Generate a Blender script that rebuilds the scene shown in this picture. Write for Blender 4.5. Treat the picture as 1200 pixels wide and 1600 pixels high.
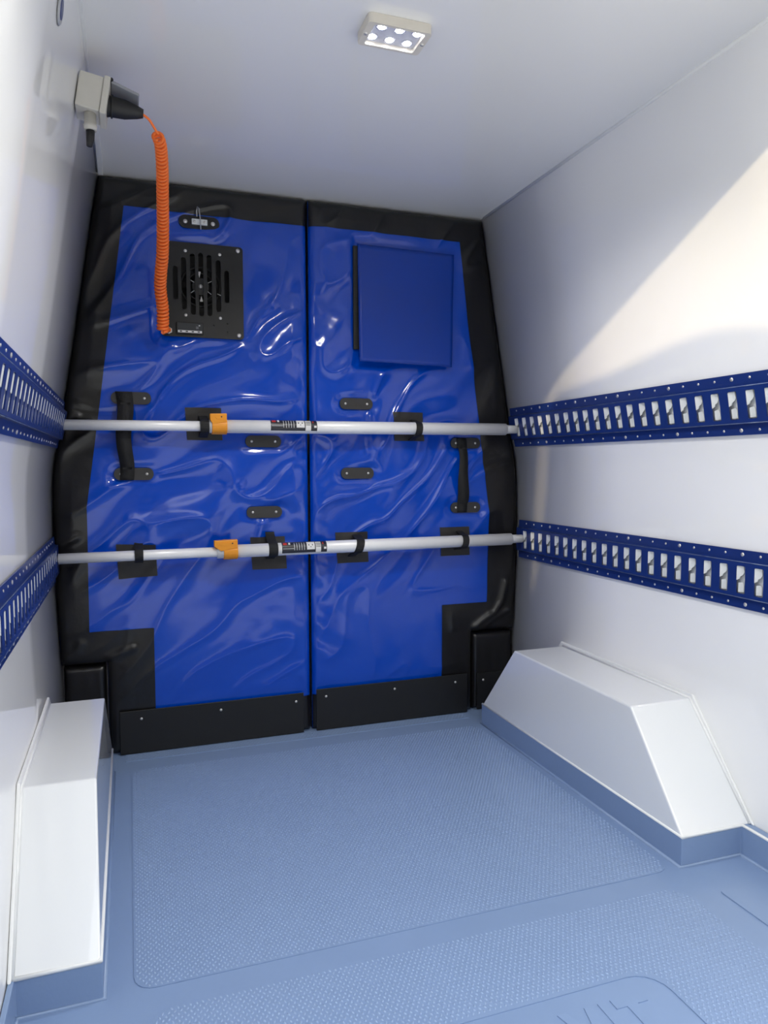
import bpy, bmesh, math, random
import numpy as np
from mathutils import Vector, Matrix

# ------------------------------------------------------------------ clear
for o in list(bpy.data.objects):
    bpy.data.objects.remove(o, do_unlink=True)
scene = bpy.context.scene
COL = scene.collection
random.seed(4)

# ------------------------------------------------------------------ camera
CAM = Vector((-0.547, 0.0, 0.862))
FOCAL = 1139.0                      # pixels, for a 1200 x 1600 frame
def _basis():
    vy = Vector((200 - 600, -(729 - 800), -FOCAL)).normalized()
    vx = Vector((3826 - 600, -(718 - 800), -FOCAL))
    vx = (vx - vx.dot(vy) * vy).normalized()
    return Matrix((vx, vy, vx.cross(vy)))
RB = _basis()
cd = bpy.data.cameras.new('camera')
cam = bpy.data.objects.new('camera', cd)
COL.objects.link(cam)
cd.sensor_fit = 'HORIZONTAL'
cd.sensor_width = 36.0
cd.lens = FOCAL / 1200 * 36.0
cd.clip_start = 0.02
m4 = RB.to_4x4()
m4.translation = CAM
cam.matrix_world = m4
scene.camera = cam

# ------------------------------------------------------------------ world, sun, exposure
SUN_DIR = Vector((0.95, 1.0, -0.426)).normalized()     # direction the sunlight travels
world = bpy.data.worlds.new('world')
scene.world = world
world.use_nodes = True
wn = world.node_tree
wn.nodes.clear()
# pale hazy day: white towards the horizon, light blue overhead, the same all round
wtc = wn.nodes.new('ShaderNodeTexCoord')
wsp = wn.nodes.new('ShaderNodeSeparateXYZ')
wrp = wn.nodes.new('ShaderNodeValToRGB')
wrp.color_ramp.elements[0].position = 0.0
wrp.color_ramp.elements[0].color = (1.0, 0.975, 0.93, 1)
wrp.color_ramp.elements[1].position = 0.9
wrp.color_ramp.elements[1].color = (0.90, 0.945, 1.0, 1)
wn.links.new(wtc.outputs['Generated'], wsp.inputs[0])
wn.links.new(wsp.outputs['Z'], wrp.inputs['Fac'])
bg = wn.nodes.new('ShaderNodeBackground')
bg.inputs['Strength'].default_value = 1.0
wo = wn.nodes.new('ShaderNodeOutputWorld')
wn.links.new(wrp.outputs[0], bg.inputs['Color'])
wn.links.new(bg.outputs[0], wo.inputs['Surface'])

sd = bpy.data.lights.new('sun', 'SUN')
sd.energy = 0.66
sd.angle = math.radians(0.8)
sd.color = (1.0, 0.80, 0.48)
sun = bpy.data.objects.new('sun', sd)
COL.objects.link(sun)
sun.rotation_mode = 'QUATERNION'
sun.rotation_quaternion = SUN_DIR.to_track_quat('-Z', 'Y')
sun.location = (-6, -6, 4)

vs = scene.view_settings
vs.view_transform = 'Standard'
vs.look = 'None'
vs.exposure = 1.52
vs.gamma = 1.0
vs.use_curve_mapping = False
scene.cycles.max_bounces = 18
scene.cycles.diffuse_bounces = 12
scene.cycles.glossy_bounces = 6

# ------------------------------------------------------------------ materials
def mat(name, col, rough=0.5, metal=0.0, spec=0.5, bump=None, vary=None, coat=0.0, coatr=0.012, emit=None, trans=0.0, ior=1.5):
    """bump = (scale, strength, distance), vary = (scale, second colour, amount)"""
    m = bpy.data.materials.new(name)
    m.use_nodes = True
    nt = m.node_tree
    p = nt.nodes['Principled BSDF']
    p.inputs['Base Color'].default_value = (*col, 1)
    p.inputs['Roughness'].default_value = rough
    p.inputs['Metallic'].default_value = metal
    p.inputs['Specular IOR Level'].default_value = spec
    p.inputs['IOR'].default_value = ior
    p.inputs['Coat Weight'].default_value = coat
    p.inputs['Coat Roughness'].default_value = coatr
    p.inputs['Coat IOR'].default_value = 1.5
    p.inputs['Transmission Weight'].default_value = trans
    tc = nt.nodes.new('ShaderNodeTexCoord')
    if vary:
        n = nt.nodes.new('ShaderNodeTexNoise')
        n.inputs['Scale'].default_value = vary[0]
        n.inputs['Detail'].default_value = 4
        nt.links.new(tc.outputs['Object'], n.inputs['Vector'])
        r = nt.nodes.new('ShaderNodeMapRange')
        r.inputs['From Min'].default_value = 0.35
        r.inputs['From Max'].default_value = 0.65
        r.inputs['To Max'].default_value = vary[2]
        nt.links.new(n.outputs[0], r.inputs['Value'])
        mx = nt.nodes.new('ShaderNodeMix')
        mx.data_type = 'RGBA'
        mx.inputs[6].default_value = (*col, 1)
        mx.inputs[7].default_value = (*vary[1], 1)
        nt.links.new(r.outputs[0], mx.inputs[0])
        nt.links.new(mx.outputs[2], p.inputs['Base Color'])
    if bump:
        n = nt.nodes.new('ShaderNodeTexNoise')
        n.inputs['Scale'].default_value = bump[0]
        n.inputs['Detail'].default_value = 3
        nt.links.new(tc.outputs['Object'], n.inputs['Vector'])
        b = nt.nodes.new('ShaderNodeBump')
        b.inputs['Strength'].default_value = bump[1]
        b.inputs['Distance'].default_value = bump[2]
        nt.links.new(n.outputs[0], b.inputs['Height'])
        nt.links.new(b.outputs[0], p.inputs['Normal'])
    if emit:
        p.inputs['Emission Color'].default_value = (*emit[0], 1)
        p.inputs['Emission Strength'].default_value = emit[1]
    return m

M = {}
M['grp'] = mat('white_gloss_panel', (0.90, 0.90, 0.89), 0.35, spec=0.1, coat=0.8, coatr=0.02, bump=(1.8, 0.10, 0.01), vary=(1.5, (0.88, 0.88, 0.875), 0.6))
M['ceiling'] = mat('white_gloss_ceiling', (0.90, 0.90, 0.89), 0.35, spec=0.1, coat=0.8, coatr=0.04, bump=(1.6, 0.06, 0.01), vary=(1.2, (0.88, 0.88, 0.875), 0.6))
M['arch'] = mat('white_arch_plastic', (0.83, 0.845, 0.85), 0.25, coat=1.0, coatr=0.02, vary=(3, (0.78, 0.81, 0.83), 0.5))
M['bead'] = mat('white_sealant', (0.86, 0.87, 0.86), 0.3, vary=(30, (0.80, 0.81, 0.80), 0.5))
M['floor'] = mat('blue_grey_floor', (0.225, 0.318, 0.50), 0.30, bump=(90, 0.15, 0.002), vary=(6, (0.21, 0.30, 0.475), 0.7))
M['grain'] = mat('blue_grey_floor_grain', (0.265, 0.365, 0.555), 0.33, vary=(40, (0.25, 0.345, 0.53), 0.6))
M['blue'] = mat('blue_vinyl', (0.0, 0.062, 0.50), 0.14, spec=0.6, bump=(14, 0.10, 0.006), vary=(5, (0.0, 0.056, 0.46), 0.6))
M['flap'] = mat('blue_vinyl_sheet', (0.0, 0.042, 0.36), 0.20, spec=0.45, bump=(5, 0.2, 0.006), vary=(5, (0.002, 0.04, 0.32), 0.6))
M['black'] = mat('black_vinyl', (0.006, 0.006, 0.006), 0.30, bump=(22, 0.3, 0.005), vary=(8, (0.010, 0.009, 0.009), 0.7))
M['plate'] = mat('black_plastic_plate', (0.008, 0.008, 0.008), 0.48, bump=(200, 0.1, 0.001), vary=(20, (0.011, 0.011, 0.010), 0.5))
M['tab'] = mat('dark_grey_tab', (0.03, 0.029, 0.028), 0.42, bump=(150, 0.1, 0.001), vary=(30, (0.04, 0.038, 0.036), 0.5))
M['web'] = mat('black_webbing', (0.007, 0.007, 0.007), 0.75, bump=(350, 0.4, 0.002), vary=(60, (0.012, 0.012, 0.012), 0.5))
M['patch'] = mat('faded_black_patch', (0.026, 0.024, 0.022), 0.6, bump=(250, 0.3, 0.001), vary=(25, (0.036, 0.033, 0.03), 0.7))
M['navy'] = mat('navy_painted_steel', (0.010, 0.030, 0.16), 0.28, bump=(60, 0.1, 0.001), vary=(15, (0.008, 0.025, 0.14), 0.6))
M['galv'] = mat('galvanised_steel', (0.78, 0.80, 0.79), 0.40, metal=0.3, vary=(60, (0.68, 0.70, 0.69), 0.7))
M['alu'] = mat('aluminium_tube', (0.92, 0.92, 0.91), 0.34, metal=0.1, bump=(300, 0.05, 0.001), vary=(20, (0.87, 0.87, 0.86), 0.5))
M['steel'] = mat('bright_screw_steel', (0.72, 0.70, 0.66), 0.3, metal=0.7, vary=(200, (0.6, 0.58, 0.55), 0.5))
M['orange'] = mat('orange_plastic_grip', (0.85, 0.32, 0.012), 0.42, vary=(60, (0.78, 0.28, 0.01), 0.5))
M['cable'] = mat('orange_red_cable', (1.0, 0.20, 0.026), 0.38, vary=(50, (0.95, 0.17, 0.02), 0.4))
M['cream'] = mat('cream_plastic_box', (0.62, 0.60, 0.54), 0.45, vary=(40, (0.58, 0.56, 0.50), 0.5))
M['rubber'] = mat('black_rubber', (0.012, 0.012, 0.013), 0.55, bump=(120, 0.1, 0.001), vary=(60, (0.018, 0.018, 0.018), 0.5))
M['lid'] = mat('smoked_plastic_lid', (0.30, 0.31, 0.33), 0.25, vary=(30, (0.25, 0.26, 0.28), 0.5))
M['grey'] = mat('grey_plastic', (0.45, 0.46, 0.48), 0.4, vary=(40, (0.4, 0.41, 0.43), 0.5))
M['lcd'] = mat('grey_lcd_glass', (0.055, 0.058, 0.06), 0.12, vary=(50, (0.045, 0.05, 0.05), 0.5))
M['white'] = mat('white_print', (0.78, 0.77, 0.75), 0.4, vary=(80, (0.72, 0.71, 0.7), 0.5))
M['dark'] = mat('dark_label_print', (0.02, 0.02, 0.028), 0.32, vary=(80, (0.03, 0.03, 0.036), 0.5))
M['red'] = mat('red_print', (0.62, 0.05, 0.03), 0.35, vary=(80, (0.55, 0.04, 0.03), 0.5))
M['lampw'] = mat('cream_lamp_housing', (0.74, 0.70, 0.62), 0.35, vary=(50, (0.70, 0.66, 0.58), 0.5))
M['chrome'] = mat('lamp_reflector', (0.75, 0.76, 0.80), 0.18, metal=0.8, vary=(50, (0.7, 0.71, 0.75), 0.5))
M['tray'] = mat('lamp_tray_white', (0.72, 0.73, 0.78), 0.3, vary=(90, (0.60, 0.61, 0.66), 0.7))
M['led'] = mat('lit_led', (1, 1, 1), 0.3, emit=((0.95, 0.97, 1.0), 8.0))
M['lens'] = bpy.data.materials.new('clear_lamp_lens')      # thin clear sheet
M['lens'].use_nodes = True
_nt = M['lens'].node_tree
_nt.nodes.clear()
_o = _nt.nodes.new('ShaderNodeOutputMaterial'); _mx = _nt.nodes.new('ShaderNodeMixShader'); _o.location = (300, 0)
_tr = _nt.nodes.new('ShaderNodeBsdfTransparent'); _gl = _nt.nodes.new('ShaderNodeBsdfGlossy')
_gl.inputs['Roughness'].default_value = 0.05
_tr.inputs['Color'].default_value = (0.97, 0.97, 0.98, 1)
_mx.inputs[0].default_value = 0.05; _nt.links.new(_tr.outputs[0], _mx.inputs[1]); _nt.links.new(_gl.outputs[0], _mx.inputs[2]); _nt.links.new(_mx.outputs[0], _o.inputs[0])
M['asphalt'] = mat('pale_concrete_yard', (0.62, 0.61, 0.585), 0.9, bump=(80, 0.4, 0.01), vary=(3, (0.56, 0.55, 0.53), 0.8))
M['cladding'] = mat('grey_brown_cladding', (0.16, 0.15, 0.14), 0.8, bump=(20, 0.3, 0.01), vary=(2, (0.10, 0.095, 0.09), 0.8))
M['darkglass'] = mat('dark_window_glass', (0.02, 0.025, 0.03), 0.1, vary=(2, (0.03, 0.03, 0.035), 0.5))
M['worn'] = mat('worn_navy_edge', (0.16, 0.20, 0.30), 0.35, metal=0.3, vary=(25, (0.03, 0.06, 0.18), 0.9))
M['vanpaint'] = mat('white_van_paint', (0.78, 0.78, 0.77), 0.25, vary=(2, (0.75, 0.75, 0.74), 0.5))

# ------------------------------------------------------------------ mesh helpers
class MB:
    """collects shapes in world coordinates; build() links them as one mesh object"""
    def __init__(self):
        self.v, self.f, self.s = [], [], []
    def add(self, v, f, smooth=False):
        b = len(self.v)
        self.v += [tuple(map(float, p)) for p in v]
        self.f += [tuple(b + i for i in q) for q in f]
        self.s += [smooth] * len(f)
        return self
    def box(self, x0, x1, y0, y1, z0, z1, bev=0.0, seg=2):
        bm = bmesh.new()
        bmesh.ops.create_cube(bm, size=1.0)
        for v in bm.verts:
            v.co = ((x0 + x1) / 2 + v.co.x * (x1 - x0), (y0 + y1) / 2 + v.co.y * (y1 - y0), (z0 + z1) / 2 + v.co.z * (z1 - z0))
        if bev:
            bmesh.ops.bevel(bm, geom=bm.edges[:], offset=bev, segments=seg, affect='EDGES', profile=0.5)
        return self.bm(bm)
    def bm(self, bm, smooth=False):
        bm.verts.index_update()
        self.add([v.co for v in bm.verts], [[v.index for v in f.verts] for f in bm.faces], smooth)
        bm.free()
        return self
    def tube(self, pts, r, n=10, caps=True, flat=1.0, up=None):
        P = [Vector(p) for p in pts]
        R = list(r) if hasattr(r, '__len__') else [r] * len(P)
        T = []
        for i in range(len(P)):
            a = P[max(i - 1, 0)]; b = P[min(i + 1, len(P) - 1)]
            t = b - a
            T.append(t.normalized() if t.length > 1e-9 else Vector((0, 0, 1)))
        u = Vector(up) if up else (Vector((0, 0, 1)) if abs(T[0].z) < 0.9 else Vector((1, 0, 0)))
        vs, fs = [], []
        for i, p in enumerate(P):
            u = (u - u.dot(T[i]) * T[i]).normalized()
            w = T[i].cross(u)
            for k in range(n):
                a = 2 * math.pi * k / n
                vs.append(p + R[i] * (math.cos(a) * u + flat * math.sin(a) * w))
        for i in range(len(P) - 1):
            for k in range(n):
                k2 = (k + 1) % n
                fs.append((i * n + k, i * n + k2, (i + 1) * n + k2, (i + 1) * n + k))
        self.add(vs, fs, True)
        if caps:
            b = len(self.v) - len(vs)
            self.f += [tuple(b + k for k in range(n))[::-1], tuple(b + (len(P) - 1) * n + k for k in range(n))]
            self.s += [False, False]
        return self
    def cyl(self, a, b, r, r2=None, n=20):
        return self.tube([a, b], [r, r if r2 is None else r2], n)
    def prism(self, poly, axis, a, b):
        """polygon in the two other axes (cyclic order kept), extruded along axis from a to b"""
        def pt(p, t):
            return {'x': (t, p[0], p[1]), 'y': (p[0], t, p[1]), 'z': (p[0], p[1], t)}[axis]
        n = len(poly)
        v = [pt(p, a) for p in poly] + [pt(p, b) for p in poly]
        f = [tuple(range(n)), tuple(range(2 * n - 1, n - 1, -1))]
        f += [(i, i + n, (i + 1) % n + n, (i + 1) % n) for i in range(n)]
        return self.add(v, f)
    def grid(self, A, smooth=True):
        """A: array (nu, nv, 3)"""
        nu, nv = A.shape[:2]
        f = [(i * nv + j, (i + 1) * nv + j, (i + 1) * nv + j + 1, i * nv + j + 1) for i in range(nu - 1) for j in range(nv - 1)]
        return self.add(A.reshape(-1, 3), f, smooth)
    def mesh(self, name, material, origin=(0, 0, 0), recalc=True, bevel=0.0):
        me = bpy.data.meshes.new(name)
        o = Vector(origin)
        me.from_pydata([Vector(p) - o for p in self.v], [], self.f)
        me.polygons.foreach_set('use_smooth', self.s)
        if recalc or bevel:
            bm = bmesh.new(); bm.from_mesh(me)
            if bevel:
                bmesh.ops.bevel(bm, geom=[e for e in bm.edges if len(e.link_faces) == 2 and e.calc_face_angle(0) > 0.4],
                                offset=bevel, segments=2, affect='EDGES', profile=0.5)
            if recalc:
                bmesh.ops.recalc_face_normals(bm, faces=bm.faces[:])
            bm.to_mesh(me); bm.free()
        me.materials.append(M[material])
        me.update()
        return me
    def build(self, name, material, parent=None, recalc=True, origin=None, bevel=0.0):
        if origin is None:
            A = np.array(self.v)
            lo, hi = A.min(0), A.max(0)
            origin = ((lo[0] + hi[0]) / 2, (lo[1] + hi[1]) / 2, lo[2])
        me = self.mesh(name, material, origin, recalc, bevel)
        return link(name, me, origin, parent)

WLOC = {}
def link(name, me, loc, parent=None, rot=None):
    o = bpy.data.objects.new(name, me)
    COL.objects.link(o)
    WLOC[o] = Vector(loc)
    o.parent = parent
    o.location = Vector(loc) - (WLOC[parent] if parent else Vector())
    if rot is not None:
        o.rotation_mode = 'QUATERNION'
        o.rotation_quaternion = rot
    return o
def tag(o, label, cat, group=None):
    o['label'] = label
    o['category'] = cat
    if group: o['group'] = group
    return o
def thing(name, label, cat, loc, group=None):
    o = bpy.data.objects.new(name, None)
    COL.objects.link(o)
    o.empty_display_size = 0.05
    o.location = loc
    WLOC[o] = Vector(loc)
    return tag(o, label, cat, group)
def struct(o):
    o['kind'] = 'structure'
    return o

def plate(outer, holes, thick):
    """flat sheet with real holes: returns verts (x, y, z 0..thick) and faces"""
    cu = bpy.data.curves.new('tmp', 'CURVE')
    cu.dimensions = '2D'
    cu.fill_mode = 'BOTH'
    cu.extrude = thick / 2
    for poly in [outer] + list(holes):
        s = cu.splines.new('POLY')
        s.points.add(len(poly) - 1)
        for p, q in zip(s.points, poly): p.co = (q[0], q[1], 0, 1)
        s.use_cyclic_u = True
    ob = bpy.data.objects.new('tmp', cu)
    COL.objects.link(ob)
    dg = bpy.context.evaluated_depsgraph_get()
    me = bpy.data.meshes.new_from_object(ob.evaluated_get(dg))
    v = [(p.co.x, p.co.y, p.co.z + thick / 2) for p in me.vertices]
    f = [tuple(p.vertices) for p in me.polygons]
    bpy.data.objects.remove(ob, do_unlink=True)
    bpy.data.curves.remove(cu)
    bpy.data.meshes.remove(me)
    return v, f
def rrect(x0, x1, y0, y1, r, n=5):
    out = []
    for cx, cy, a0 in ((x1 - r, y1 - r, 0), (x0 + r, y1 - r, 90), (x0 + r, y0 + r, 180), (x1 - r, y0 + r, 270)):
        for k in range(n + 1):
            a = math.radians(a0 + 90 * k / n)
            out.append((cx + r * math.cos(a), cy + r * math.sin(a)))
    return out
def circle(cx, cy, r, n=10):
    return [(cx + r * math.cos(2 * math.pi * k / n), cy + r * math.sin(2 * math.pi * k / n)) for k in range(n)]
def dome(r, h, n=10):
    """low rivet head on the xy plane, pointing to +z"""
    b = MB()
    v = [(r * math.cos(2 * math.pi * k / n), r * math.sin(2 * math.pi * k / n), 0) for k in range(n)]
    v += [(0.75 * x, 0.75 * y, 0.8 * h) for x, y, _ in v] + [(0, 0, h)]
    f = [(k, (k + 1) % n, n + (k + 1) % n, n + k) for k in range(n)] + [(n + k, n + (k + 1) % n, 2 * n) for k in range(n)]
    return b.add(v, f, True)
def toward(d):
    return Vector(d).to_track_quat('Z', 'Y')

# ------------------------------------------------------------------ van cross section
_Z = [-0.10, 0.0, 0.26, 0.54, 0.67, 0.80, 0.88, 0.93, 1.06, 1.30, 1.50, 1.70, 1.80]
_W = [0.742, 0.742, 0.746, 0.757, 0.757, 0.756, 0.750, 0.737, 0.715, 0.676, 0.644, 0.611, 0.595]
_zz = np.linspace(-0.10, 1.80, 381)
_ww = np.interp(_zz, _Z, _W)
_k = np.exp(-0.5 * (np.arange(-14, 15) / 5.0) ** 2); _k /= _k.sum()
_ww = np.convolve(np.pad(_ww, 14, mode='edge'), _k, mode='valid')
def hw(z): return np.interp(z, _zz, _ww)

H = 1.70          # ceiling height
YR = 0.70         # rear opening
YP = 2.277        # face of the padded partition
YB = 2.36         # bulkhead behind it

def side_wall(name, s):
    zs = np.linspace(-0.06, 1.76, 92)
    b = MB()
    n = len(zs)
    ys = (YR - 0.02, 1.2, 1.7, YB + 0.03)
    A = np.array([[(s * hw(z), y, z) for y in ys] for z in zs])
    O = np.array([[(s * (hw(z) + 0.05), y, z) for y in ys] for z in zs])
    b.grid(A)
    k = len(b.v)
    b.grid(O)
    ny = len(ys)
    def rim(idx):
        b.add([], [])
        for i in range(len(idx) - 1):
            b.f.append((idx[i], idx[i + 1], k + idx[i + 1], k + idx[i])); b.s.append(False)
    rim([i * ny for i in range(n)]); rim([i * ny + ny - 1 for i in range(n)])
    rim(list(range(ny))); rim([(n - 1) * ny + j for j in range(ny)])
    return struct(b.build(name, 'grp'))
side_wall('wall_left', -1)
side_wall('wall_right', 1)
struct(MB().box(-0.70, 0.70, YR - 0.02, YB + 0.03, H, H + 0.06).build('ceiling', 'ceiling'))
struct(MB().box(-0.80, 0.80, YB, YB + 0.03, -0.05, H).build('wall_front', 'vanpaint'))

# rear end of the van: frame with the rounded door opening
half = [(0.0, 1.668), (0.25, 1.667), (0.40, 1.666), (0.493, 1.662), (0.567, 1.644), (0.612, 1.612), (0.632, 1.535), (0.649, 1.33), (0.662, 1.047), (0.668, 0.80), (0.672, 0.02)]
hole = [(-x, z) for x, z in half] + [(x, z) for x, z in half[:0:-1]]
v, f = plate([(-0.92, -0.35), (0.92, -0.35), (0.92, 1.85), (-0.92, 1.85)], [hole], 0.006)
struct(MB().add([(x, YR - z, y) for x, y, z in v], f).build('wall_rear', 'vanpaint'))
# the open left rear door, hinged on the left pillar, standing back at a right angle; unseen, outline shaped for its shadow
def dpt(x, z):                       # sunlit outline in the opening -> point of the leaf
    u = (x + 0.733) / 0.90
    return (u, z + 0.426 * u)
leaf = [dpt(-0.690, 0.98), dpt(-0.660, 1.03), dpt(-0.623, 1.105), dpt(-0.583, 1.306), dpt(-0.555, 1.498), dpt(-0.526, 1.595), dpt(-0.496, 1.622), dpt(-0.398, 1.592), dpt(-0.252, 1.541),
        dpt(-0.125, 1.504), dpt(0.0065, 1.465), dpt(0.102, 1.430), dpt(0.18, 1.39), dpt(0.255, 1.345), dpt(0.35, 1.28)]
leaf += [(leaf[-1][0], -0.25), (leaf[0][0], -0.25)]
b = MB()
def lp(u, z, t): return (-0.735 - 0.05 * (u - 0.04) - 0.95 * t, YR - u - t, z + 0.426 * t)     # edge slanted along the sunlight to keep the shadow outline
n = len(leaf)
b.add([lp(u, z, 0) for u, z in leaf] + [lp(u, z, 0.045) for u, z in leaf],
      [tuple(range(n)), tuple(range(2 * n - 1, n - 1, -1))] + [(i, i + n, (i + 1) % n + n, (i + 1) % n) for i in range(n)])
struct(b.build('door_1', 'vanpaint'))
# the yard outside
struct(MB().box(-40, 40, -60, 30, -0.75, -0.62).build('ground', 'asphalt'))
# unseen building added behind the camera to darken reflections in the blue vinyl
bl = struct(MB().box(-5.5, 22, -14, -8.0, -0.62, 5.0).build('added_yard_wall', 'cladding'))
for k in range(6):  # panes of the added building
    x = -4.0 + k * 4.2
    MB().box(x, x + 2.2, -8.03, -7.99, 0.2, 1.4).build('added_window_pane', 'darkglass', bl)
    MB().box(x, x + 2.2, -8.03, -7.99, 2.2, 3.4).build('added_window_pane', 'darkglass', bl)

# ------------------------------------------------------------------ floor tray
fl = struct(MB().box(-0.76, 0.76, YR - 0.01, YB, -0.05, 0.0).build('floor', 'floor'))
def raised(x0, x1, y0, y1, r, h, name='tread_panel', holes=(), mat_='floor'):
    v, f = plate(rrect(x0, x1, y0, y1, r), holes, h)
    o = MB().add([(x, y, z) for x, y, z in v], f).build(name, mat_, fl, bevel=0.0008)
    return o
PA = (-0.558, 0.527, 1.216, 2.140, 0.035)
PBx = (-0.545, 0.500, 0.705, 1.166, 0.055)
REC = (-0.275, 0.275, 0.735, 0.975, 0.05)
raised(*PA, 0.0018)
raised(*PBx, 0.0018, holes=[rrect(*REC)])
raised(0.562, 0.700, 0.72, 1.122, 0.012, 0.0022, 'corner_panel')
raised(-0.575, 0.535, 2.212, 2.268, 0.004, 0.0015, 'edge_strip')
def inside_rr(X, Y, x0, x1, y0, y1, r, m=0.0):
    x0, x1, y0, y1 = x0 + m, x1 - m, y0 + m, y1 - m
    dx = np.maximum(np.maximum(x0 + r - X, X - (x1 - r)), 0)
    dy = np.maximum(np.maximum(y0 + r - Y, Y - (y1 - r)), 0)
    return (X > x0) & (X < x1) & (Y > y0) & (Y < y1) & (dx * dx + dy * dy <= r * r)
def grains(name, area, keep, px, py, L, Wd, h, z0, diag=True):
    xs = np.arange(area[0], area[1], px)
    ys = np.arange(area[2], area[3], py)
    X, Y = np.meshgrid(xs, ys, indexing='ij')
    J = np.arange(len(ys))[None, :] + 0 * X
    I = np.arange(len(xs))[:, None] + 0 * X
    X = X + (J % 2) * px * 0.5
    k = keep(X, Y)
    X, Y, J, I = X[k], Y[k], J[k], I[k]
    a = np.where(J % 2 < 1, math.radians(62), math.radians(118)) if diag else np.full(X.shape, math.radians(90))
    ca, sa = np.cos(a), np.sin(a)
    base = np.array([(-1, 0), (-0.35, 1), (0.35, 1), (1, 0), (0.35, -1), (-0.35, -1)])
    top = np.array([(-0.5, 0), (0.5, 0)])
    V = np.zeros((len(X), 8, 3))
    for q, (p, t) in enumerate(base):
        V[:, q, 0] = X + ca * p * L - sa * t * Wd
        V[:, q, 1] = Y + sa * p * L + ca * t * Wd
        V[:, q, 2] = z0
    for q, (p, t) in enumerate(top):
        V[:, 6 + q, 0] = X + ca * p * L
        V[:, 6 + q, 1] = Y + sa * p * L
        V[:, 6 + q, 2] = z0 + h
    F = [(0, 6, 1), (1, 6, 7, 2), (2, 7, 3), (3, 7, 4), (4, 7, 6, 5), (5, 6, 0)]
    N = len(X)
    me = bpy.data.meshes.new(name)
    faces = []
    for i in range(N):
        b0 = 8 * i
        faces += [tuple(b0 + j for j in q[::-1]) for q in F]
    me.from_pydata(V.reshape(-1, 3), [], faces)
    me.polygons.foreach_set('use_smooth', [True] * len(faces))
    me.materials.append(M['grain'])
    o = link(name, me, (0, 0, 0), fl)
    o['kind'] = 'stuff'
    return o
grains('tread_grain', PA[:4], lambda X, Y: inside_rr(X, Y, *PA, m=0.004), 0.0096, 0.0074, 0.0038, 0.0017, 0.0017, 0.0018)
grains('tread_grain', PBx[:4], lambda X, Y: inside_rr(X, Y, *PBx, m=0.004) & ~inside_rr(X, Y, *REC, m=-0.005), 0.0096, 0.0074, 0.0038, 0.0017, 0.0017, 0.0018)
grains('strip_rib', (-0.572, 0.532, 2.218, 2.262), lambda X, Y: X < 0.530, 0.012, 0.0098, 0.0044, 0.0018, 0.0012, 0.0015, False)
# raised lettering in the recess
def letter(name, strokes):
    b = MB()
    for poly in strokes:
        v, f = plate(poly, [], 0.0016)
        b.add(v, f)
    return b.build(name, 'floor', fl, bevel=0.0004)
T0, T1 = 0.852, 0.940
letter('letter', [[(0.067, T1), (0.083, T1), (0.101, 0.880), (0.116, T1), (0.134, T1), (0.110, T0), (0.092, T0)]])
letter('letter', [[(0.141, T0), (0.161, T0), (0.161, T1), (0.141, T1)]])
letter('letter', [[(0.1645, T1), (0.224, T1), (0.224, 0.920), (0.204, 0.920), (0.204, T0), (0.184, T0), (0.184, 0.920), (0.1645, 0.920)]])

# upstand of the tray running round the wheel arches, and the white bead on it
SK = 0.066
def skirting(name, s, xin, xw):
    path = [(xw, YR), (xw, 1.215), (xin, 1.215), (xin, 2.150), (0.727, 2.150), (0.727, 2.255)]
    outer = [(0.7415, YR), (0.7415, 2.255)]
    poly = [(s * x, y) for x, y in path] + [(s * x, y) for x, y in outer[::-1]]
    b = MB().prism(poly, 'z', -0.004, SK)
    struct(b.build(name, 'floor', bevel=0.0015))
    # coved foot
    bb = MB()
    pts = [(s * (x), y) for x, y in path[:5]]
    bb.tube([(x, y, 0.0) for x, y in pts], 0.005, 8)
    struct(bb.build('trim_%d' % (3 if s < 0 else 4), 'floor'))
    bd = MB()
    pts = [(s * (x + 0.003), y) for x, y in (path[1:4] if s < 0 else path[:4])]
    bd.tube([(x, y, SK + 0.0005) for x, y in pts], 0.0038, 8)
    struct(bd.build('trim_%d' % (5 if s < 0 else 6), 'bead'))
skirting('baseboard_left', -1, 0.605, 0.733)
skirting('baseboard_right', 1, 0.550, 0.713)

# ceiling corner beads and the short cable duct behind the socket
for s, nm in ((-1, 'trim_1'), (1, 'trim_2')):
    b = MB()
    x = hw(H) * s
    b.tube([(x - s * 0.002, YR + 0.04, H - 0.002), (x - s * 0.002, YP - 0.005, H - 0.002)], 0.0045, 10)
    struct(b.build(nm, 'bead'))

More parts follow.
